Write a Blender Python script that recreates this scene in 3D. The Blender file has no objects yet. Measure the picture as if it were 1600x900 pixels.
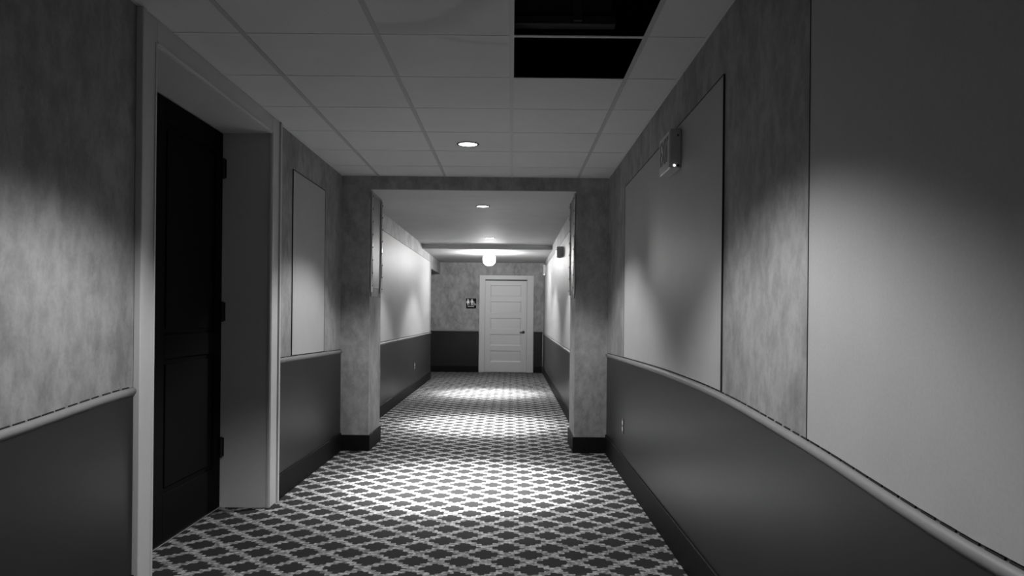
import bpy, bmesh, math, random
from mathutils import Matrix, Vector

scene = bpy.context.scene
COL = scene.collection
random.seed(7)
PI = math.pi

# ------------------------------------------------------------------ mesh builder
class MB:
    """collects solids and links them as one mesh object"""
    def __init__(self):
        self.bm = bmesh.new()

    def box(self, a, b, bev=0.0, seg=1):
        t = bmesh.new()
        x0, x1 = sorted((a[0], b[0])); y0, y1 = sorted((a[1], b[1])); z0, z1 = sorted((a[2], b[2]))
        v = [t.verts.new(p) for p in ((x0,y0,z0),(x1,y0,z0),(x1,y1,z0),(x0,y1,z0),(x0,y0,z1),(x1,y0,z1),(x1,y1,z1),(x0,y1,z1))]
        for f in ((0,3,2,1),(4,5,6,7),(0,1,5,4),(1,2,6,5),(2,3,7,6),(3,0,4,7)):
            t.faces.new([v[i] for i in f])
        if bev > 0:
            bmesh.ops.bevel(t, geom=list(t.edges), offset=bev, segments=seg, affect='EDGES', profile=0.5)
        self._merge(t); return self

    def _merge(self, t):
        me = bpy.data.meshes.new('tmp'); t.to_mesh(me); t.free()
        self.bm.from_mesh(me); bpy.data.meshes.remove(me)

    def loft(self, rings, closed=True, caps=True):
        """rings: lists of points with equal length"""
        vs = [[self.bm.verts.new(p) for p in r] for r in rings]
        n = len(rings[0])
        for i in range(len(vs) - 1):
            for j in range(n if closed else n - 1):
                k = (j + 1) % n
                self.bm.faces.new((vs[i][j], vs[i][k], vs[i+1][k], vs[i+1][j]))
        if caps:
            self.bm.faces.new(list(reversed(vs[0]))); self.bm.faces.new(vs[-1])
        return self

    def lathe(self, prof, axis_pt, axis='Z', n=40, caps=False):
        """prof: (radius, height along axis)"""
        rings = []
        for r, h in prof:
            ring = []
            for i in range(n):
                c, s = math.cos(2*PI*i/n) * r, math.sin(2*PI*i/n) * r
                if axis == 'Z': p = (c, s, h)
                elif axis == 'Y': p = (c, h, s)
                else: p = (h, c, s)
                ring.append(tuple(p[k] + axis_pt[k] for k in range(3)))
            rings.append(ring)
        return self.loft(rings, True, caps)

    def tube(self, pts, r, n=12):
        rings = []
        P = [Vector(p) for p in pts]
        for i, p in enumerate(P):
            d = (P[min(i+1, len(P)-1)] - P[max(i-1, 0)]).normalized()
            u = d.cross(Vector((0,0,1)) if abs(d.z) < .9 else Vector((1,0,0))).normalized()
            w = d.cross(u)
            rr = r[i] if isinstance(r, (list, tuple)) else r
            rings.append([tuple(p + u*math.cos(2*PI*k/n)*rr + w*math.sin(2*PI*k/n)*rr) for k in range(n)])
        return self.loft(rings)

    def build(self, name, mat, parent=None, smooth=False, **props):
        bmesh.ops.recalc_face_normals(self.bm, faces=list(self.bm.faces))
        me = bpy.data.meshes.new(name); self.bm.to_mesh(me); self.bm.free()
        me.materials.append(mat)
        if smooth:
            for p in me.polygons: p.use_smooth = smooth is True or len(p.vertices) == 4
        o = bpy.data.objects.new(name, me); COL.objects.link(o)
        if parent is not None:
            o.parent = parent
            # vertices are written in world space
            o.matrix_parent_inverse = world_of(parent).inverted()
        for k, v in props.items(): o[k] = v
        return o

def world_of(o):
    m = o.matrix_basis.copy()
    if o.parent is not None:
        m = world_of(o.parent) @ o.matrix_parent_inverse @ m
    return m

def thing(name, label, cat, loc=(0,0,0), group=None):
    o = bpy.data.objects.new(name, None); COL.objects.link(o)
    o.location = loc; o.empty_display_size = .05
    o['label'] = label; o['category'] = cat
    if group: o['group'] = group
    return o

def struct_root(name, label, cat, loc):
    o = thing(name, label, cat, loc); o['kind'] = 'structure'; return o

def S(label, cat):
    return dict(kind='structure', label=label, category=cat)

# ------------------------------------------------------------------ materials
class NT:
    def __init__(self, name):
        self.m = bpy.data.materials.new(name); self.m.use_nodes = True
        self.t = self.m.node_tree; self.b = self.t.nodes['Principled BSDF']
    def n(self, typ, **kw):
        nd = self.t.nodes.new(typ)
        for k, v in kw.items(): setattr(nd, k, v)
        return nd
    def put(self, sock, v):
        if isinstance(v, bpy.types.NodeSocket): self.t.links.new(v, sock)
        else: sock.default_value = v
    def math(self, op, a, b=None, c=None, clamp=False):
        nd = self.n('ShaderNodeMath', operation=op); nd.use_clamp = clamp
        self.put(nd.inputs[0], a)
        if b is not None: self.put(nd.inputs[1], b)
        if c is not None: self.put(nd.inputs[2], c)
        return nd.outputs[0]
    def smooth(self, v, lo, hi, a=0.0, b=1.0):
        nd = self.n('ShaderNodeMapRange', interpolation_type='SMOOTHSTEP')
        self.put(nd.inputs['Value'], v)
        for k, x in (('From Min', lo), ('From Max', hi), ('To Min', a), ('To Max', b)): self.put(nd.inputs[k], x)
        return nd.outputs['Result']
    def pos(self):
        return self.n('ShaderNodeNewGeometry').outputs['Position']
    def xyz(self, v):
        s = self.n('ShaderNodeSeparateXYZ'); self.put(s.inputs[0], v); return s.outputs
    def noise(self, vec, scale, detail=4, rough=.55, stretch=None, dist=0.0):
        if stretch:
            mp = self.n('ShaderNodeMapping'); self.put(mp.inputs['Vector'], vec)
            mp.inputs['Scale'].default_value = stretch; vec = mp.outputs[0]
        nd = self.n('ShaderNodeTexNoise'); self.put(nd.inputs['Vector'], vec)
        nd.inputs['Scale'].default_value = scale; nd.inputs['Detail'].default_value = detail
        nd.inputs['Roughness'].default_value = rough; nd.inputs['Distortion'].default_value = dist
        return nd.outputs[0]
    def grey(self, v):
        c = self.n('ShaderNodeCombineColor')
        for i in range(3): self.put(c.inputs[i], v)
        return c.outputs[0]
    def base(self, v):
        self.put(self.b.inputs['Base Color'], self.grey(v))
    def set(self, **kw):
        for k, v in kw.items(): self.put(self.b.inputs[k.replace('_', ' ')], v)
    def bump(self, h, strength=.3, dist=.01):
        nd = self.n('ShaderNodeBump'); nd.inputs['Strength'].default_value = strength
        nd.inputs['Distance'].default_value = dist; self.put(nd.inputs['Height'], h)
        self.put(self.b.inputs['Normal'], nd.outputs[0])

def plain(name, g, rough=.5, metal=0.0, grain=0.0, gscale=60, spec=.5):
    m = NT(name); p = m.pos()
    if grain > 0:
        nz = m.noise(p, gscale, 3)
        m.base(m.math('MULTIPLY_ADD', m.math('SUBTRACT', nz, .5), grain*g*2, g))
    else:
        m.base(g)
    m.set(Roughness=rough, Metallic=metal)
    m.b.inputs['Specular IOR Level'].default_value = spec
    return m.m

def make_plaster():
    m = NT('mottled_plaster_paper'); p = m.pos()
    big = m.noise(p, 2.2, 5, .6, (1, 1, .7), .2)
    mid = m.noise(p, 13.0, 6, .68, (1, 1, .6), .15)
    fine = m.noise(p, 70, 3, .6)
    v = m.math('ADD', m.math('MULTIPLY', m.smooth(big, .33, .68), .5), m.math('MULTIPLY', m.smooth(mid, .3, .7), .5))
    v = m.math('ADD', v, m.math('MULTIPLY', m.math('SUBTRACT', fine, .5), .35))
    m.base(m.smooth(v, -.15, 1.15, .17, .37))
    m.set(Roughness=.6); m.b.inputs['Specular IOR Level'].default_value = .3
    m.bump(mid, .12, .004)
    return m.m

def make_panel():
    m = NT('smooth_panel_paint'); p = m.pos()
    a = m.noise(p, 5, 4); f = m.noise(p, 110, 2)
    v = m.math('MULTIPLY_ADD', m.math('SUBTRACT', a, .5), .06, .40)
    v = m.math('MULTIPLY_ADD', m.math('SUBTRACT', f, .5), .07, v)
    m.base(v); m.set(Roughness=.52); m.b.inputs['Specular IOR Level'].default_value = .35
    m.bump(m.noise(p, 6, 3, .5, (1, 2.5, .25)), .05, .02)
    return m.m

def make_wainscot():
    m = NT('dark_wainscot_paint'); p = m.pos()
    a = m.noise(p, 4, 4); f = m.noise(p, 140, 2)
    v = m.math('MULTIPLY_ADD', m.math('SUBTRACT', a, .5), .008, .017)
    v = m.math('MULTIPLY_ADD', m.math('SUBTRACT', f, .5), .006, v)
    m.base(v); m.set(Roughness=.38); m.b.inputs['Specular IOR Level'].default_value = .32
    m.bump(f, .06, .002)
    return m.m

def make_carpet():
    m = NT('lattice_carpet'); p = m.pos(); x, y, z = m.xyz(p)
    per = .2355
    wob = m.noise(p, 26, 2)
    wob2 = m.noise(p, 31, 2, .5, (1.3, .9, 1))
    a = m.math('DIVIDE', m.math('ADD', x, .131 + 2.355), per)
    b = m.math('DIVIDE', m.math('SUBTRACT', y, 5.17 - 23.55), per)
    u = m.math('ADD', a, b); v = m.math('SUBTRACT', a, b)
    u = m.math('ADD', u, m.math('MULTIPLY', m.math('SUBTRACT', wob, .5), .10))
    v = m.math('ADD', v, m.math('MULTIPLY', m.math('SUBTRACT', wob2, .5), .10))
    def fold(t):
        return m.math('SUBTRACT', t, m.math('ROUND', t))           # -.5 .. .5, lattice line at +-.5
    su, sv = fold(u), fold(v)
    du, dv = m.math('ABSOLUTE', su), m.math('ABSOLUTE', sv)
    def band(d, s, along):
        # leafy stem: leaves alternate on either side of the line
        side = m.math('SIGN', s)
        ph = m.math('MULTIPLY_ADD', side, 1.6, m.math('MULTIPLY', along, 2*PI*4))
        w = m.math('MULTIPLY_ADD', m.math('SINE', ph), .045, .124)
        dist = m.math('SUBTRACT', .5, d)
        return m.smooth(m.math('SUBTRACT', w, dist), -.014, .014), dist
    bu, distu = band(du, su, v); bv, distv = band(dv, sv, u)
    lat = m.math('MAXIMUM', bu, bv)
    vor = m.n('ShaderNodeTexVoronoi'); m.put(vor.inputs['Vector'], p); vor.inputs['Scale'].default_value = 52
    hsv = m.xyz(vor.outputs['Color'])
    leaf = m.smooth(hsv[0], .0, 1.0, .15, .33)                     # light and mid yarns of the leaves
    gap = m.smooth(vor.outputs['Distance'], .45, .75, 1.0, .6)
    leaf = m.math('MULTIPLY', leaf, gap)
    pile = m.noise(p, 420, 2)
    dark = m.math('MULTIPLY_ADD', m.math('SUBTRACT', pile, .5), .014, .020)
    mix = m.n('ShaderNodeMix', data_type='FLOAT')
    m.put(mix.inputs['Factor'], lat); m.put(mix.inputs['A'], dark); m.put(mix.inputs['B'], leaf)
    m.base(mix.outputs['Result'])
    m.set(Roughness=.9); m.b.inputs['Specular IOR Level'].default_value = .12
    m.b.inputs['Sheen Weight'].default_value = .0
    m.b.inputs['Sheen Roughness'].default_value = .5
    m.bump(m.math('ADD', m.math('MULTIPLY', pile, .4), m.math('MULTIPLY', lat, .25)), .35, .006)
    return m.m

def make_tile():
    m = NT('ceiling_tile'); p = m.pos(); x, y, z = m.xyz(p)
    f = m.noise(p, 160, 3, .7); g = m.noise(p, 3, 3)
    v = m.math('MULTIPLY_ADD', m.math('SUBTRACT', f, .5), .16, .60)
    v = m.math('MULTIPLY_ADD', m.math('SUBTRACT', g, .5), .08, v)
    # old water stain with a curved rim on one tile left of the gap
    w = m.math('MULTIPLY', m.math('SUBTRACT', m.noise(p, 4, 3), .5), .16)
    dx = m.math('SUBTRACT', x, -.56); dy = m.math('SUBTRACT', y, 2.98)
    r = m.math('ADD', m.math('SQRT', m.math('ADD', m.math('MULTIPLY', dx, dx), m.math('MULTIPLY', dy, dy))), w)
    rim = m.math('MULTIPLY', m.smooth(r, .33, .37), m.smooth(r, .38, .56, 1, 0))
    inside = m.math('MULTIPLY', m.math('LESS_THAN', y, 3.47), m.math('LESS_THAN', x, -.02))
    inside = m.math('MULTIPLY', inside, m.math('GREATER_THAN', x, -.62))
    dx2 = m.math('SUBTRACT', x, -.05); dy2 = m.math('SUBTRACT', y, 3.40)
    r2 = m.math('ADD', m.math('SQRT', m.math('ADD', m.math('MULTIPLY', dx2, m.math('MULTIPLY', dx2, .25)), m.math('MULTIPLY', dy2, dy2))), m.math('MULTIPLY', w, .4))
    rim2 = m.math('MULTIPLY', m.smooth(r2, .13, .17), m.smooth(r2, .17, .20, 1, 0))
    in2 = m.math('MULTIPLY', m.math('GREATER_THAN', y, 3.48), m.math('LESS_THAN', x, -.03))
    st = m.math('ADD', m.math('MULTIPLY', rim, inside), m.math('MULTIPLY', m.math('MULTIPLY', rim2, in2), .8), clamp=True)
    v = m.math('MULTIPLY', v, m.math('MULTIPLY_ADD', st, -.15, 1.0))
    m.base(v); m.set(Roughness=.9); m.b.inputs['Specular IOR Level'].default_value = .2
    m.bump(f, .25, .004)
    return m.m

def make_smooth_ceiling():
    m = NT('painted_ceiling'); p = m.pos()
    f = m.noise(p, 3.5, 4)
    m.base(m.math('MULTIPLY_ADD', m.math('SUBTRACT', f, .5), .10, .52))
    m.set(Roughness=.75); m.b.inputs['Specular IOR Level'].default_value = .25
    m.bump(m.noise(p, 3.0, 3, .5, (.4, 3.2, 1)), .25, .02)
    return m.m

def emit(name, strength):
    m = NT(name); m.base(.8)
    m.b.inputs['Emission Color'].default_value = (1, 1, 1, 1)
    m.b.inputs['Emission Strength'].default_value = strength
    return m.m

M_PLASTER = make_plaster()
M_PANEL = make_panel()
M_WAIN = make_wainscot()
M_CARPET = make_carpet()
M_TILE = make_tile()
M_CEIL = make_smooth_ceiling()
M_TEE = plain('painted_ceiling_tee', .38, .55)
M_TEE2 = plain('painted_cross_tee', .59, .6)
M_TEE3 = plain('mid_grey_ceiling_tee', .51, .6)  # paler grey for the middle runner alone
M_BASE = plain('black_vinyl_base', .005, .6, grain=.2, spec=.15)
M_RAIL = plain('rail_paint', .21, .5, grain=.12, gscale=25)
M_SEAM_SHADE = plain('dark_seam_and_shade', .012, .7)
M_CASING = plain('casing_paint', .50, .45, grain=.05, gscale=30)
M_DOORW = plain('white_door_paint', .54, .45, grain=.03, gscale=20)
M_DOORB = plain('black_door_paint', .0025, .8, grain=.2, spec=.1)
M_VOID = plain('ceiling_void', .02, .95)
M_DUCT = plain('dull_board', .05, .6, metal=.0, grain=.3, gscale=9)
M_STEEL = plain('brushed_steel', .62, .28, metal=1.0)
M_DARKMETAL = plain('dark_metal', .05, .35, metal=.6)
M_BLACK = plain('black_plastic', .012, .4)
M_WHITEP = plain('white_plastic', .62, .35)
M_LTGREY = plain('light_grey_plastic', .45, .4)
M_DKGREY = plain('dark_grey_plastic', .06, .45)
M_MATTE = plain('matte_black_sign', .008, .85, spec=.15)
M_LETTER = plain('unlit_letter_grey', .22, .4)
M_ALARM = plain('alarm_grey', .40, .5)
M_SIGNWHITE = plain('sign_white', .85, .5)
M_LENS = emit('lit_lens', 6.0)
M_GLOBE = emit('lit_globe', 215.0)
M_LED = emit('lit_indicator', 3.0)
M_STROBE = emit('added_glow_strobe_lens', 1.2)  # glow added to brighten the alarm lens, which the lamps leave dark

# ------------------------------------------------------------------ layout (metres, camera at the origin of x and y)
EYE = 1.25
XL, XR = -1.57, .88            # near hall walls
FXL, FXR = -1.60, .70          # far hall walls
Y0 = -3.0                      # behind the photographer
YA0, YA1 = 7.0, 7.6            # archway
YE = 16.9                      # end wall
CN, CF, CS = 2.525, 2.510, 2.430
HEAD = 2.41
DY0, DY1 = 3.31, 4.93          # left doorway
LEAFX = -1.87

RP_R = [(-3, .80), (1.3, .825), (2.25, .890), (3.16, .938), (4.2, .95), (5.4, .94), (7.0, .917)]
RP_L = [(-3, .83), (1.6, .85), (2.34, .885), (3.16, .94), (5.1, .95), (6.0, .94), (7.0, .925)]
RP_FL = [(7.6, .912), (15.0, .92)]
RP_FR = [(7.6, .835), (9.2, .845), (17.0, .885)]
def cat(P, t):
    """smooth interpolation through the measured rail heights"""
    if t <= P[0][0]: return P[0][1]
    if t >= P[-1][0]: return P[-1][1]
    for i in range(len(P) - 1):
        if P[i][0] <= t <= P[i+1][0]:
            t0, h0 = P[i]; t1, h1 = P[i+1]
            def sl(k):
                a, b = max(k-1, 0), min(k+1, len(P)-1)
                return (P[b][1]-P[a][1])/(P[b][0]-P[a][0])
            m0, m1 = sl(i), sl(i+1); d = t1-t0; s = (t-t0)/d
            return (2*s**3-3*s**2+1)*h0+(s**3-2*s**2+s)*d*m0+(-2*s**3+3*s**2)*h1+(s**3-s**2)*d*m1

def samples(a, b, step=.12):
    n = max(2, int((b-a)/step)); return [a+(b-a)*i/n for i in range(n+1)]

# ------------------------------------------------------------------ floor, ceilings
f = MB(); f.box((-2.9, Y0, -.1), (1.0, YE+.02, 0))
f.build('floor', M_CARPET, **S('carpeted hallway floor with a leafy diamond lattice', 'carpet floor'))

TX = [-1.235, -.625, -.015, .595]
TY = [3.47 + .61*k for k in range(-10, 6)]
HX0, HX1, HY0, HY1 = -.015, .595, 3.47-.61, 3.47+.61
c = MB()
c.box((-1.92, Y0, CN), (HX0, YA0, CN+.006)); c.box((HX1, Y0, CN), (1.0, YA0, CN+.006))
c.box((HX0, Y0, CN), (HX1, HY0, CN+.006)); c.box((HX0, HY1, CN), (HX1, YA0, CN+.006))
ceil = c.build('ceiling', M_TILE, **S('suspended tile ceiling with two tiles missing', 'ceiling'))
g = MB()
for x in TX:
    g.box((x-.012, Y0, CN-.003), (x+.012, YA0, CN-.0002)); g.build('main_runner', M_TEE3 if x == TX[2] else M_TEE, ceil); g = MB()
edges = [XL] + TX + [XR]
for y in TY:
    for i in range(len(edges)-1):
        g.box((edges[i]+(.012 if i else 0), y-.008, CN-.0022), (edges[i+1]-(.012 if i < len(edges)-2 else 0), y+.008, CN-.0002))
g.box((XL, Y0, CN-.0025), (XL+.014, YA0, CN-.0002)); g.box((XR-.014, Y0, CN-.0025), (XR, YA0, CN-.0002))
g.build('cross_tee', M_TEE2, ceil)
g = MB()
g.box((HX0+.002, 3.47-.0125, CN-.001), (HX1-.002, 3.47+.0125, CN+.0015)); g.build('bare_cross_tee', M_CASING, ceil)

# void above the missing tiles
v = MB()
VX0, VX1, VY0, VY1, VZ = -1.5, .86, 1.6, 6.2, 3.2
v.box((VX0-.03, VY0, CN+.007), (VX0, VY1, VZ)); v.box((VX1, VY0, CN+.007), (VX1+.03, VY1, VZ))
v.box((VX0-.03, VY0-.03, CN+.007), (VX1+.03, VY0, VZ)); v.box((VX0-.03, VY1, CN+.007), (VX1+.03, VY1+.03, VZ))
v.box((VX0-.03, VY0-.03, VZ), (VX1+.03, VY1+.03, VZ+.03))
v.build('ceiling_void', M_VOID, **S('dark void above the missing ceiling tiles', 'ceiling void'))
d = thing('plenum_board', 'dull board dimly seen up through the nearer missing ceiling tile', 'board', (-.3, 3.97, 2.77))
q = MB(); q.box((-1.4, 3.93, 2.80), (.50, 3.97, 3.19), .006); q.build('board_face', M_DUCT, d)
q = MB(); q.box((-1.4, 3.915, 2.752), (.52, 3.985, 2.80), .004); q.build('board_edge', M_DUCT, d)
q = MB(); q.box((.30, 3.90, 2.765), (.345, 3.914, 3.195), .003); q.build('hanger_strap', M_DKGREY, d)

c = MB(); c.box((FXL-.02, YA1, CF), (FXR+.02, 13.5, CF+.05))
cf = c.build('ceiling', M_CEIL, **S('smooth painted ceiling of the far hallway', 'ceiling'))
c = MB(); c.box((-2.9, 13.5, CS), (FXR+.02, YE+.02, CF+.05), .004)
c.build('ceiling', M_CEIL, **S('lowered ceiling band at the end of the hallway', 'ceiling'))

# ------------------------------------------------------------------ walls
w = MB()
w.box((XL-.35, Y0, 0), (XL, DY0-.02, CN)); w.box((XL-.35, DY1+.02, 0), (XL, YA0, CN))
w.box((XL-.35, DY0-.02, HEAD+.02), (XL, DY1+.02, CN))
w.box((XL-.45, DY0-.1, 0), (XL-.352, DY1+.1, CN))
wl = w.build('wall_left', M_PLASTER, **S('left near wall in mottled plaster paper with dark wainscot', 'wall'))
w = MB(); w.box((XR, Y0, 0), (XR+.12, YA0, CN))
wr = w.build('wall_right', M_PLASTER, **S('right near wall in mottled plaster paper with dark wainscot', 'wall'))
w = MB(); w.box((XL-.35, Y0-.1, 0), (XR+.12, Y0, CN+.02))
w.build('wall_back', M_PLASTER, **S('wall closing the hallway behind the viewer', 'wall'))
w = MB()
w.box((FXL-.12, YA1, 0), (FXL, 15.0, CF)); w.box((FXL-.12, 15.0, 2.17), (FXL, YE, CS))
wfl = w.build('wall_far_left', M_PLASTER, **S('left wall of the far hallway ending at a side passage', 'wall'))
w = MB(); w.box((FXR, YA1, 0), (FXR+.12, YE, CF))
wfr = w.build('wall_far_right', M_PLASTER, **S('right wall of the far hallway beyond the archway', 'wall'))
w = MB(); w.box((-2.9, YE, 0), (FXR+.12, YE+.12, CF))
we = w.build('wall_end', M_PLASTER, **S('end wall with the white panelled restroom door', 'wall'))
w = MB(); w.box((-3.0, 14.8, 0), (-2.9, YE+.1, CF)); w.box((-2.9, 14.88, 0), (FXL-.121, 15.0, CS))
w.build('wall_passage', M_PLASTER, **S('walls of the side passage off the far hallway', 'wall'))

# archway: two piers and a lintel
AL, AR = -1.31, .58
w = MB()
w.box((XL-.35, YA0, 0), (AL, YA1, 2.404)); w.box((AR, YA0, 0), (XR+.12, YA1, 2.404)); w.box((XL-.35, YA0, 2.404), (XR+.12, YA1, CN+.05))
arch = w.build('archway', M_PLASTER, **S('plastered archway of two square piers and a lintel', 'archway'))
m = MB(); m.box((AL, YA0, 2.398), (AR, YA1, 2.4035)); m.build('soffit', M_CEIL, arch, label='smooth painted soffit of the lintel')
for (xa, xb) in ((XL-.0, AL), (AR, XR)):
    b = MB()
    inner = xb if xb == AL else xa
    s = 1 if xb == AL else -1
    b.box((xa, YA0-.013, 0), (xb + (.013 if s > 0 else 0), YA0, .146), .003) if s > 0 else b.box((xa-.013, YA0-.013, 0), (xb, YA0, .146), .003)
    b.box((inner, YA0-.001, 0), (inner+s*.013, YA1+.005, .146), .003)
    b.build('baseboard', M_BASE, arch, label='black pier baseboard')

# wainscot (slab under the rail), rail, shadow gap and baseboard along a side wall
trim_no = [0]
def side_wall(x, s, y0, y1, P, parent, base_name, bh, desc):
    ys = samples(y0, y1)
    def sweep(prof):
        m = MB(); m.loft([[(x+s*u, y, cat(P, y)+h) for u, h in prof] for y in ys]); return m
    m = MB(); m.loft([[(x, y, 0), (x+s*.006, y, 0), (x+s*.006, y, cat(P, y)-.031), (x, y, cat(P, y)-.031)] for y in ys])
    m.build('wainscot', M_WAIN, parent, label='dark semi-gloss wainscot')
    m = sweep([(0, 0), (.006, -.0006), (.012, -.003), (.0165, -.0075), (.0185, -.013), (.0185, -.018), (.0165, -.024), (.012, -.030), (.0065, -.034), (0, -.034)])
    trim_no[0] += 1
    t = m.build('trim_%d' % trim_no[0], M_RAIL, smooth='quads', **S('pale chair rail along the ' + desc, 'chair rail'))
    # shadow gap over the rail: its shade put in as short dark strips
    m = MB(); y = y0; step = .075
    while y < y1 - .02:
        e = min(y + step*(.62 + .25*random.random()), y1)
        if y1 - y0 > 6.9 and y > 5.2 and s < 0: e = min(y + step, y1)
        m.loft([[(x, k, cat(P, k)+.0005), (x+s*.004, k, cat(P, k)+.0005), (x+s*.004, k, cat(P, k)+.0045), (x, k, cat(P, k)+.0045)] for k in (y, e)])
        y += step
    m.build('shadow_gap', M_SEAM_SHADE, t)
    m = MB(); m.box((x+s*.006, y0, 0), (x+s*.017, y1, bh), .003)
    m.build(base_name, M_BASE, **S('black vinyl baseboard along the ' + desc, 'baseboard'))

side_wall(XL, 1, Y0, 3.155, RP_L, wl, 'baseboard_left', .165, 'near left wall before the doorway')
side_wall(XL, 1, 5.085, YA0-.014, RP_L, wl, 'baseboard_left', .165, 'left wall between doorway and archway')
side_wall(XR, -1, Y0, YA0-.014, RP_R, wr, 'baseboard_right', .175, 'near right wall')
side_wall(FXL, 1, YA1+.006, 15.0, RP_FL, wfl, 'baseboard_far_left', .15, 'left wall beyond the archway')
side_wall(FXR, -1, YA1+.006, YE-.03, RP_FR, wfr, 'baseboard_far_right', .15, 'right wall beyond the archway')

# end wall trim
for n, (xa, xb) in enumerate(((-2.88, -.735), (.485, FXR-.025))):
    m = MB(); m.box((xa, YE-.006, 0), (xb, YE, .905)); m.build('wainscot', M_WAIN, we, label='dark semi-gloss wainscot')
    m = MB(); m.box((xa, YE-.02, .905), (xb, YE, .942), .006, 2)
    trim_no[0] += 1
    m.build('trim_%d' % trim_no[0], M_RAIL, **S('pale chair rail on the end wall %s the door' % ('left of', 'right of')[n], 'chair rail'))
    m = MB(); m.box((xa, YE-.018, 0), (xb, YE-.006, .14), .003)
    m.build('baseboard_end', M_BASE, **S('black baseboard on the end wall %s the door' % ('left of', 'right of')[n], 'baseboard'))

# ------------------------------------------------------------------ smooth wall panels with dark edge beads
def wall_panel(x, s, y0, y1, P, top, label):
    t = thing('wall_panel', label, 'wall panel', (x, (y0+y1)/2, cat(P, (y0+y1)/2)), 'smooth panels on the hallway walls')
    e = .005
    ys = samples(y0+e, y1-e, .2)
    m = MB()
    m.loft([[(x, y, cat(P, y)+.008), (x+s*.006, y, cat(P, y)+.008), (x+s*.006, y, top-e), (x, y, top-e)] for y in ys])
    m.build('panel_face', M_PANEL, t)
    m = MB(); lo0, lo1 = cat(P, y0)+.006, cat(P, y1)+.006
    m.box((x, y0, lo0), (x+s*.0075, y0+e, top)); m.box((x, y1-e, lo1), (x+s*.0075, y1, top))
    m.box((x, y0+e, top-e), (x+s*.0075, y1-e, top))
    m.build('edge_bead', M_SEAM_SHADE, t, label='thin black edge bead')
wall_panel(XR, -1, -2.0, 2.254, RP_R, 2.27, 'large smooth grey wall panel nearest the viewer on the right')
wall_panel(XR, -1, 3.18, 5.95, RP_R, 2.27, 'smooth grey wall panel under the exit sign near the archway')
wall_panel(XL, 1, 5.42, 6.35, RP_L, 2.28, 'narrow smooth wall panel between left doorway and archway')
wall_panel(FXL, 1, 7.9, 14.75, RP_FL, 2.29, 'long pale wall panel on the left wall beyond the archway')
wall_panel(FXR, -1, 7.9, 16.2, RP_FR, 2.30, 'long pale wall panel behind the dark alarm beyond the archway')

# ------------------------------------------------------------------ left doorway
dr = struct_root('door_1', 'black door set deep in a pale cased opening on the left', 'door', (LEAFX, (DY0+DY1)/2, 0))
def casing_leg(ya, yb, outer):
    # ya..yb along the wall, outer = which side carries the back band
    m = MB()
    m.box((XL, ya+(.006 if outer < 0 else 0), 0), (XL+.018, yb-(.006 if outer > 0 else 0), CN-.005), .002)
    if outer < 0: m.box((XL, ya, 0), (XL+.030, ya+.03, CN-.004), .004, 2); m.box((XL, yb-.018, 0), (XL+.023, yb-.006, HEAD+.01), .003, 2)
    else: m.box((XL, yb-.03, 0), (XL+.030, yb, CN-.004), .004, 2); m.box((XL, ya+.006, 0), (XL+.023, ya+.018, HEAD+.01), .003, 2)
    m.build('casing', M_CASING, dr)
casing_leg(3.16, DY0, -1); casing_leg(DY1-.03, 5.08, 1)
m = MB(); m.box((XL, DY0+.001, HEAD), (XL+.018, DY1-.031, CN-.004), .002); m.box((XL, DY0+.001, HEAD+.006), (XL+.023, DY1-.031, HEAD+.018), .003, 2)
m.build('head_casing', M_CASING, dr)
m = MB()
m.box((LEAFX-.05, DY1-.02, 0), (XL-.0005, DY1+.02, HEAD)); m.box((LEAFX-.05, DY0-.02, 0), (XL-.0005, DY0+.0, HEAD))
m.box((LEAFX-.05, DY0-.02, HEAD-.0), (XL-.0005, DY1+.02, HEAD+.02))
m.build('jamb', M_CASING, dr)
def leaf(ya, yb, hinge_y):
    z0, z1 = .012, HEAD-.005
    m = MB()
    m.box((LEAFX-.042, ya, z0), (LEAFX-.012, yb, z1))
    st = .11
    m.box((LEAFX-.012, ya, z0), (LEAFX, ya+st, z1), .002); m.box((LEAFX-.012, yb-st, z0), (LEAFX, yb, z1), .002)
    for za, zb in ((z0, .27), (1.0, 1.13), (z1-.13, z1)): m.box((LEAFX-.012, ya+st, za), (LEAFX, yb-st, zb), .002)
    lf = m.build('door_leaf', M_DOORB, dr, label='black door leaf')
    for za, zb in ((.27, 1.0), (1.13, z1-.13)):
        m = MB(); m.box((LEAFX-.0115, ya+st+.03, za+.03), (LEAFX-.004, yb-st-.03, zb-.03), .003); m.build('door_panel', M_DOORB, lf)
    if hinge_y:
        for h in (2.18, 1.26, .39):
            m = MB(); m.box((LEAFX+.001, hinge_y-.004, h-.06), (LEAFX+.024, hinge_y, h+.06), .001)
            m.tube([(LEAFX+.008, hinge_y-.010, h-.065), (LEAFX+.008, hinge_y-.010, h+.065)], .009)
            m.build('hinge', M_BLACK, dr, label='dark door hinge')
leaf(3.99, DY1-.024, DY1-.021); leaf(DY0+.003, 3.985, None)
m = MB(); m.box((LEAFX-.02, DY0+.002, 0), (LEAFX+.012, DY1-.022, .011), .003); m.build('threshold', M_STEEL, dr)

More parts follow.
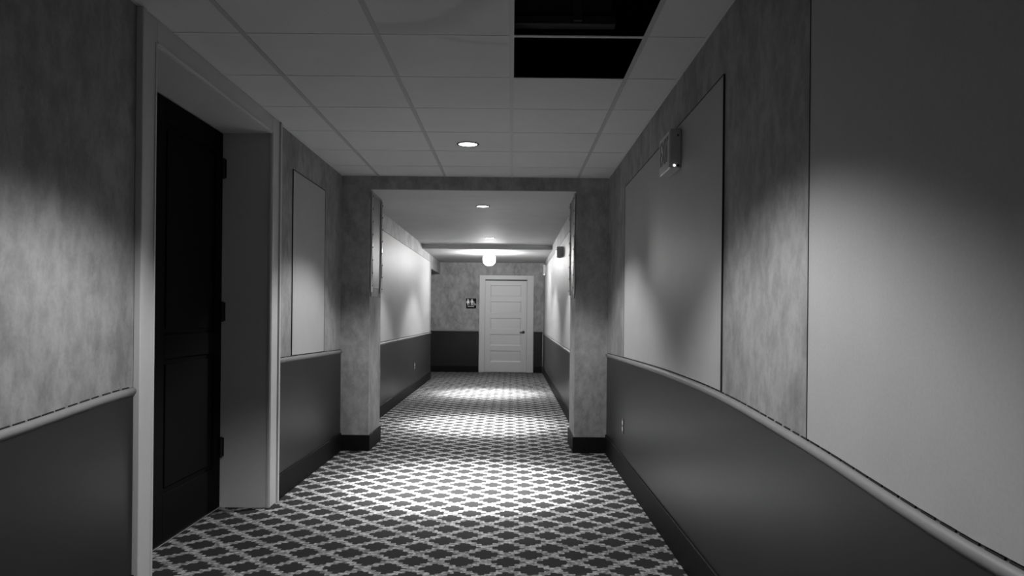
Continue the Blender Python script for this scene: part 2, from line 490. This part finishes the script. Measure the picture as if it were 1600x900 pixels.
# ------------------------------------------------------------------ restroom door at the end
dd = struct_root('door_2', 'white five-panel restroom door in a white casing on the end wall', 'door', (-.13, YE, 0))
sx0, sx1, st, top = -.595, .325, .105, 2.03
m = MB()
m.box((-.725, YE-.022, 0), (sx0-.004, YE, 2.15), .004); m.box((sx1+.004, YE-.022, 0), (.475, YE, 2.15), .004)
m.box((sx0-.004, YE-.022, top+.028), (sx1+.004, YE, 2.15), .003)
m.build('casing', M_DOORW, dd)
m = MB(); m.box((sx0-.004, YE-.003, top+.004), (sx1+.004, YE, top+.028)); m.build('head_gap', M_SEAM_SHADE, dd, label='dark gap over the door')
m = MB(); F = YE-.014
m.box((sx0, F, .008), (sx0+st+.01, YE, top), .002); m.box((sx1-st-.02, F, .008), (sx1, YE, top), .002)
px0, px1 = sx0+st+.01, sx1-st-.02
zs = [top-.10-.362*k for k in range(5)]       # tops of the five panels
prev = top
for k in range(5):
    m.box((px0, F, zs[k]), (px1, YE, prev), .002)
    prev = zs[k]-.245
m.box((px0, F, .008), (px1, YE, prev), .002)
slab = m.build('door_slab', M_DOORW, dd)
for k in range(5):
    m = MB(); zt, zb = zs[k], zs[k]-.245
    # flat field with a sloped moulding that runs up to the rails
    i = .022
    ring_o = [(px0, F+.002, zb), (px1, F+.002, zb), (px1, F+.002, zt), (px0, F+.002, zt)]
    ring_i = [(px0+i, YE-.002, zb+i), (px1-i, YE-.002, zb+i), (px1-i, YE-.002, zt-i*.6), (px0+i, YE-.002, zt-i*.6)]
    vs = [m.bm.verts.new(p) for p in ring_o+ring_i]
    for a in range(4): m.bm.faces.new((vs[a], vs[(a+1) % 4], vs[4+(a+1) % 4], vs[4+a]))
    m.bm.faces.new(vs[4:])
    m.build('door_panel', M_DOORW, slab)
m = MB()
m.lathe([(.001, -.012), (.028, -.012), (.030, -.006), (.030, 0)], (.255, F, .90), 'Y', 28, False)
m.tube([(.255, F-.010, .90), (.255, F-.055, .90)], .011)
m.tube([(.262, F-.055, .90), (.235, F-.057, .902), (.20, F-.055, .898), (.170, F-.052, .895)], [.011, .012, .010, .008])
m.build('lever_handle', M_DARKMETAL, dd, smooth=True, label='dark lever handle')

# ------------------------------------------------------------------ lettering helper
def text_mesh(name, body, size, mtx, mat, parent, depth=.001, width=None, bold=0.0, **props):
    cu = bpy.data.curves.new(name, 'FONT'); cu.body = body; cu.size = size; cu.extrude = depth
    cu.align_x = 'CENTER'; cu.align_y = 'CENTER'; cu.offset = bold
    tmp = bpy.data.objects.new('tmp_text', cu); COL.objects.link(tmp)
    dg = bpy.context.evaluated_depsgraph_get(); dg.update()
    me = bpy.data.meshes.new_from_object(tmp.evaluated_get(dg))
    bpy.data.objects.remove(tmp); bpy.data.curves.remove(cu)
    if width:
        xs = [v.co.x for v in me.vertices]; k = width/(max(xs)-min(xs))
        for v in me.vertices: v.co.x *= k
    me.transform(mtx); me.materials.clear(); me.materials.append(mat); me.name = name
    o = bpy.data.objects.new(name, me); COL.objects.link(o); o.parent = parent
    o.matrix_parent_inverse = world_of(parent).inverted()
    for k, v in props.items(): o[k] = v
    return o
def frame(origin, ex, ey):
    ex, ey = Vector(ex), Vector(ey); ez = ex.cross(ey)
    m = Matrix((ex, ey, ez)).transposed().to_4x4(); m.translation = Vector(origin); return m

# ------------------------------------------------------------------ restroom sign
SXc, SZc, SH = -.908, 1.522, .112
sg = thing('restroom_sign', 'square black restroom sign with white figures left of the end door', 'sign', (SXc, YE, SZc))
m = MB(); m.box((SXc-SH, YE-.008, SZc-SH), (SXc+SH, YE, SZc+SH), .004, 2); m.build('sign_plate', M_MATTE, sg)
def flat(pts_list, name):
    m = MB(); y1, y0 = YE-.0082, YE-.0102
    for pts in pts_list:
        m.loft([[(SXc+px, y0, SZc+pz) for px, pz in pts], [(SXc+px, y1, SZc+pz) for px, pz in pts]])
    return m.build(name, M_SIGNWHITE, sg, label='white ' + name.replace('_', ' '))
def disc(cx, cz, r, n=20): return [(cx+r*math.cos(2*PI*i/n), cz+r*math.sin(2*PI*i/n)) for i in range(n)]
wx, mx = -.070, .018
flat([disc(wx, .083, .014), [(wx-.013, .066), (wx+.013, .066), (wx+.030, .004), (wx-.030, .004)],
      [(wx-.013, .066), (wx-.018, .064), (wx-.034, .020), (wx-.028, .018)], [(wx+.013, .066), (wx+.018, .064), (wx+.034, .020), (wx+.028, .018)],
      [(wx-.012, .005), (wx-.002, .005), (wx-.002, -.040), (wx-.010, -.040)], [(wx+.002, .005), (wx+.012, .005), (wx+.010, -.040), (wx+.002, -.040)]], 'woman_figure')
flat([disc(mx, .083, .014), [(mx-.019, .066), (mx+.019, .066), (mx+.015, .005), (mx-.015, .005)],
      [(mx-.020, .066), (mx-.026, .060), (mx-.026, .014), (mx-.020, .014)], [(mx+.020, .066), (mx+.026, .060), (mx+.026, .014), (mx+.020, .014)],
      [(mx-.014, .006), (mx-.002, .006), (mx-.002, -.040), (mx-.012, -.040)], [(mx+.002, .006), (mx+.014, .006), (mx+.012, -.040), (mx+.002, -.040)]], 'man_figure')
flat([[(-.028, .088), (-.023, .088), (-.023, -.040), (-.028, -.040)]], 'divider_line')
def ring(cx, cz, r0, r1, a0, a1, n=22):
    out = []
    for i in range(n):
        a, b = a0+(a1-a0)*i/n, a0+(a1-a0)*(i+1)/n
        out.append([(cx+r0*math.cos(a), cz+r0*math.sin(a)), (cx+r1*math.cos(a), cz+r1*math.sin(a)), (cx+r1*math.cos(b), cz+r1*math.sin(b)), (cx+r0*math.cos(b), cz+r0*math.sin(b))])
    return out
flat([disc(.062, .040, .008), [(.056, .030), (.065, .030), (.070, -.004), (.061, -.004)], [(.062, .002), (.090, .002), (.090, -.006), (.062, -.006)],
      [(.083, .0), (.092, -.002), (.102, -.036), (.094, -.038)]] + ring(.067, -.018, .017, .023, math.radians(120), math.radians(400)), 'wheelchair_figure')
text_mesh('lettering', 'RESTROOM', .026, frame((SXc-.008, YE-.0092, SZc-.066), (1,0,0), (0,0,1)), M_SIGNWHITE, sg, .001, .135, .0006, label='white lettering')

# ------------------------------------------------------------------ exit signs on the right walls
def exit_sign(x, ya, yb, z0, z1, depth, label):
    t = thing('exit_sign', label, 'exit sign', (x, (ya+yb)/2, z0), 'exit signs on the right wall')
    m = MB(); m.box((x-depth, ya, z0), (x, yb, z1), .006, 2); h = m.build('housing', M_LTGREY, t)
    m = MB()
    m.box((x-depth-.004, ya+.012, z0+.010), (x-depth, yb-.012, z1-.010), .002)
    m.build('face_plate', M_WHITEP, t)
    text_mesh('lettering', 'EXIT', (z1-z0)*.92, frame((x-depth-.0055, (ya+yb)/2, (z0+z1)/2), (0,-1,0), (0,0,1)), M_LETTER, t, .0014, (yb-ya)*.74, .001, label='dark EXIT letters')
    m = MB(); m.lathe([(.0005, -.003), (.005, -.003), (.006, 0)], (x-.018, ya, z1-.035), 'Y', 16); m.build('screw', M_DKGREY, h)
    m = MB(); m.lathe([(.0005, -.006), (.004, -.005), (.006, 0)], (x-depth*.62, ya, z0+.014), 'Y', 16); m.build('indicator_lamp', M_LED, h)
    m = MB(); m.lathe([(.0005, -.004), (.006, -.004), (.007, 0)], (x-depth*.28, ya, z0+.014), 'Y', 16); m.build('test_button', M_BLACK, h)
    return t
exit_sign(XR-.0065, 3.97, 4.25, 2.03, 2.237, .058, 'exit sign on the near right wall above the grey panel edge')
exit_sign(FXR-.0065, 15.9, 16.17, 2.11, 2.33, .045, 'small far exit sign on the right wall beside the white door')

# alarm unit
ax, ay, az = FXR-.0065, 10.45, 2.065
al = thing('alarm_unit', 'dark grey wall alarm box with a bright lens beyond the archway', 'alarm', (ax, ay, az))
m = MB(); prof = [(0, .145), (-.085, .145), (-.088, .10), (-.086, .012), (-.070, -.002), (-.028, -.006), (-.010, .006), (0, .03)]
m.loft([[(ax+u, y, az+h) for u, h in prof] for y in (ay, ay+.004, ay+.116, ay+.12)])
m.build('alarm_body', M_ALARM, al)
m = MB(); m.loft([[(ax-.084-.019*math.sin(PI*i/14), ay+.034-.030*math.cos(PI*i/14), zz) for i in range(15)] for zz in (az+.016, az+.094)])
m.build('strobe_lens', M_STROBE, al, smooth=False, label='clear strobe lens with added glow')

# outlets
def outlet(x, s, y, z, label):
    t = thing('wall_outlet', label, 'outlet', (x, y, z), 'outlets in the dark wainscot')
    m = MB(); m.box((x, y-.036, z-.058), (x+s*.006, y+.036, z+.058), .003, 2); p = m.build('cover_plate', M_DKGREY, t)
    for dz in (-.024, .024):
        m = MB(); m.box((x+s*.006, y-.017, z+dz-.015), (x+s*.0085, y+.017, z+dz+.015), .001); f_ = m.build('socket_face', M_WHITEP, p, label='white socket face')
    return t
outlet(XR-.006, -1, 5.93, .405, 'duplex outlet low in the right wainscot before the archway')
outlet(FXL+.006, 1, 12.5, .41, 'duplex outlet low in the far left wainscot beyond the archway')

# bolted metal plates on the inner faces of the piers
def pier_plate(x, s, label):
    t = thing('metal_plate', label, 'metal plate', (x, YA0+.3, 1.42), 'bolted metal plates inside the archway')
    m = MB(); m.box((x, YA0+.03, 1.50), (x+s*.006, YA1-.03, 2.375), .001); m.build('backing_plate', M_DKGREY, t)
    m = MB(); m.box((x, YA0+.06, 1.42), (x+s*.004, YA1-.04, 1.4995), .001); m.build('lower_tab', M_DKGREY, t)
    for y0, zt in ((YA0+.012, 2.385), (YA1-.072, 2.37)):
        m = MB(); n = 8
        ring = lambda z: [(x+s*(.006+.012*math.sin(PI*i/n)), y0+.03-.03*math.cos(PI*i/n), z) for i in range(n+1)] + [(x+s*.0062, y0+.06, z), (x+s*.0062, y0, z)][:0]
        m.loft([ring(1.46), ring(zt)])
        st_ = m.build('edge_strip', M_STEEL, t, smooth=True, label='shiny steel edge strip')
        for k in range(8):
            z = zt-.04-.118*k
            b = MB(); b.lathe([(.009, .016), (.008, .021), (.0005, .023)], (0, 0, 0), 'X', 14)
            for vv in b.bm.verts: vv.co = Vector((x+s*vv.co.x, y0+.03+vv.co.y, z+vv.co.z))
            b.build('bolt', M_BLACK, st_)
pier_plate(AL, 1, 'tall bolted steel-edged plate inside the left archway pier')
pier_plate(AR, -1, 'tall bolted steel-edged plate inside the right archway pier')

# ------------------------------------------------------------------ lamps
def spot(name, loc, power, deg, blend, parent, r=.05):
    l = bpy.data.lights.new(name, 'SPOT'); l.energy = power; l.spot_size = math.radians(deg); l.spot_blend = blend
    l.shadow_soft_size = r
    o = bpy.data.objects.new(name, l); COL.objects.link(o); o.location = loc; o.parent = parent
    o.matrix_parent_inverse = world_of(parent).inverted()
    return o
def downlight(x, y, z, wide, beam, label):
    t = thing('recessed_downlight', label, 'ceiling light', (x, y, z), 'recessed downlights along the hallway ceiling')
    R = .083
    m = MB(); m.lathe([(R, 0), (R-.001, -.005), (R-.010, -.007), (R-.014, -.004), (R-.014, 0)], (x, y, z), 'Z', 48); m.build('trim_ring', M_BLACK, t, smooth=True, label='thin dark trim ring')
    m = MB(); m.lathe([(R-.0145, -.003), (R*.5, -.0045), (.0005, -.005)], (x, y, z), 'Z', 48); m.build('lens', M_LENS, t, smooth=True, label='glowing white lens')
    spot('wide_lamp', (x, y, z-.03), wide, 116, .35, t)
    spot('flood_lamp', (x, y, z-.03), beam*.20, 74, 1.0, t)
    spot('beam_lamp', (x, y, z-.03), beam*.8, 48, 1.0, t)
K = 1.0
downlight(-.34, 2.42, CN, 165*K, 450*K, 'recessed downlight overhead between the viewer and the missing tiles')
downlight(-.34, 5.66, CN, 150*K, 2900*K, 'round recessed downlight in the tile ceiling before the archway')
downlight(-.35, 8.76, CF, 160*K, 2500*K, 'round recessed downlight just beyond the archway')
downlight(-.37, 12.3, CF, 160*K, 2500*K, 'recessed downlight nearest the bright globe lamp')
gx, gy, gz, gr = -.435, 14.2, 2.300, .118
gl = thing('globe_lamp', 'bright round globe lamp on the lowered ceiling before the white door', 'ceiling light', (gx, gy, CS))
m = MB(); m.lathe([(.07, CS-gz), (.07, CS-gz-.012), (.055, CS-gz-.02)], (gx, gy, gz), 'Z', 32); m.build('ceiling_base', M_WHITEP, gl)
m = MB(); m.lathe([(gr*math.sin(PI*max(i, .02)/24*.999), gr*math.cos(PI*max(i, .02)/24*.999)) for i in range(25)], (gx, gy, gz), 'Z', 40)
m.build('globe', M_GLOBE, gl, smooth=True, label='glowing white globe')

# ------------------------------------------------------------------ world, camera, view
wd = bpy.data.worlds.new('World'); scene.world = wd; wd.use_nodes = True
wd.node_tree.nodes['Background'].inputs[0].default_value = (.002, .002, .002, 1)
cam = bpy.data.cameras.new('camera'); co = bpy.data.objects.new('camera', cam); COL.objects.link(co)
cam.sensor_width = 36; cam.lens = 36*1191/1600; cam.shift_y = 44/1600; cam.clip_start = .02
co.matrix_world = Matrix.Translation((0, 0, EYE)) @ Matrix.Rotation(PI/2, 4, 'X') @ Matrix.Rotation(.010, 4, 'Z')
scene.camera = co
vs = scene.view_settings
vs.view_transform = 'Standard'; vs.look = 'None'; vs.gamma = 1; vs.exposure = 0.0; vs.use_curve_mapping = False
scene.cycles.use_denoising = True
scene.cycles.max_bounces = 10; scene.cycles.diffuse_bounces = 8
scene.cycles.sample_clamp_indirect = 4
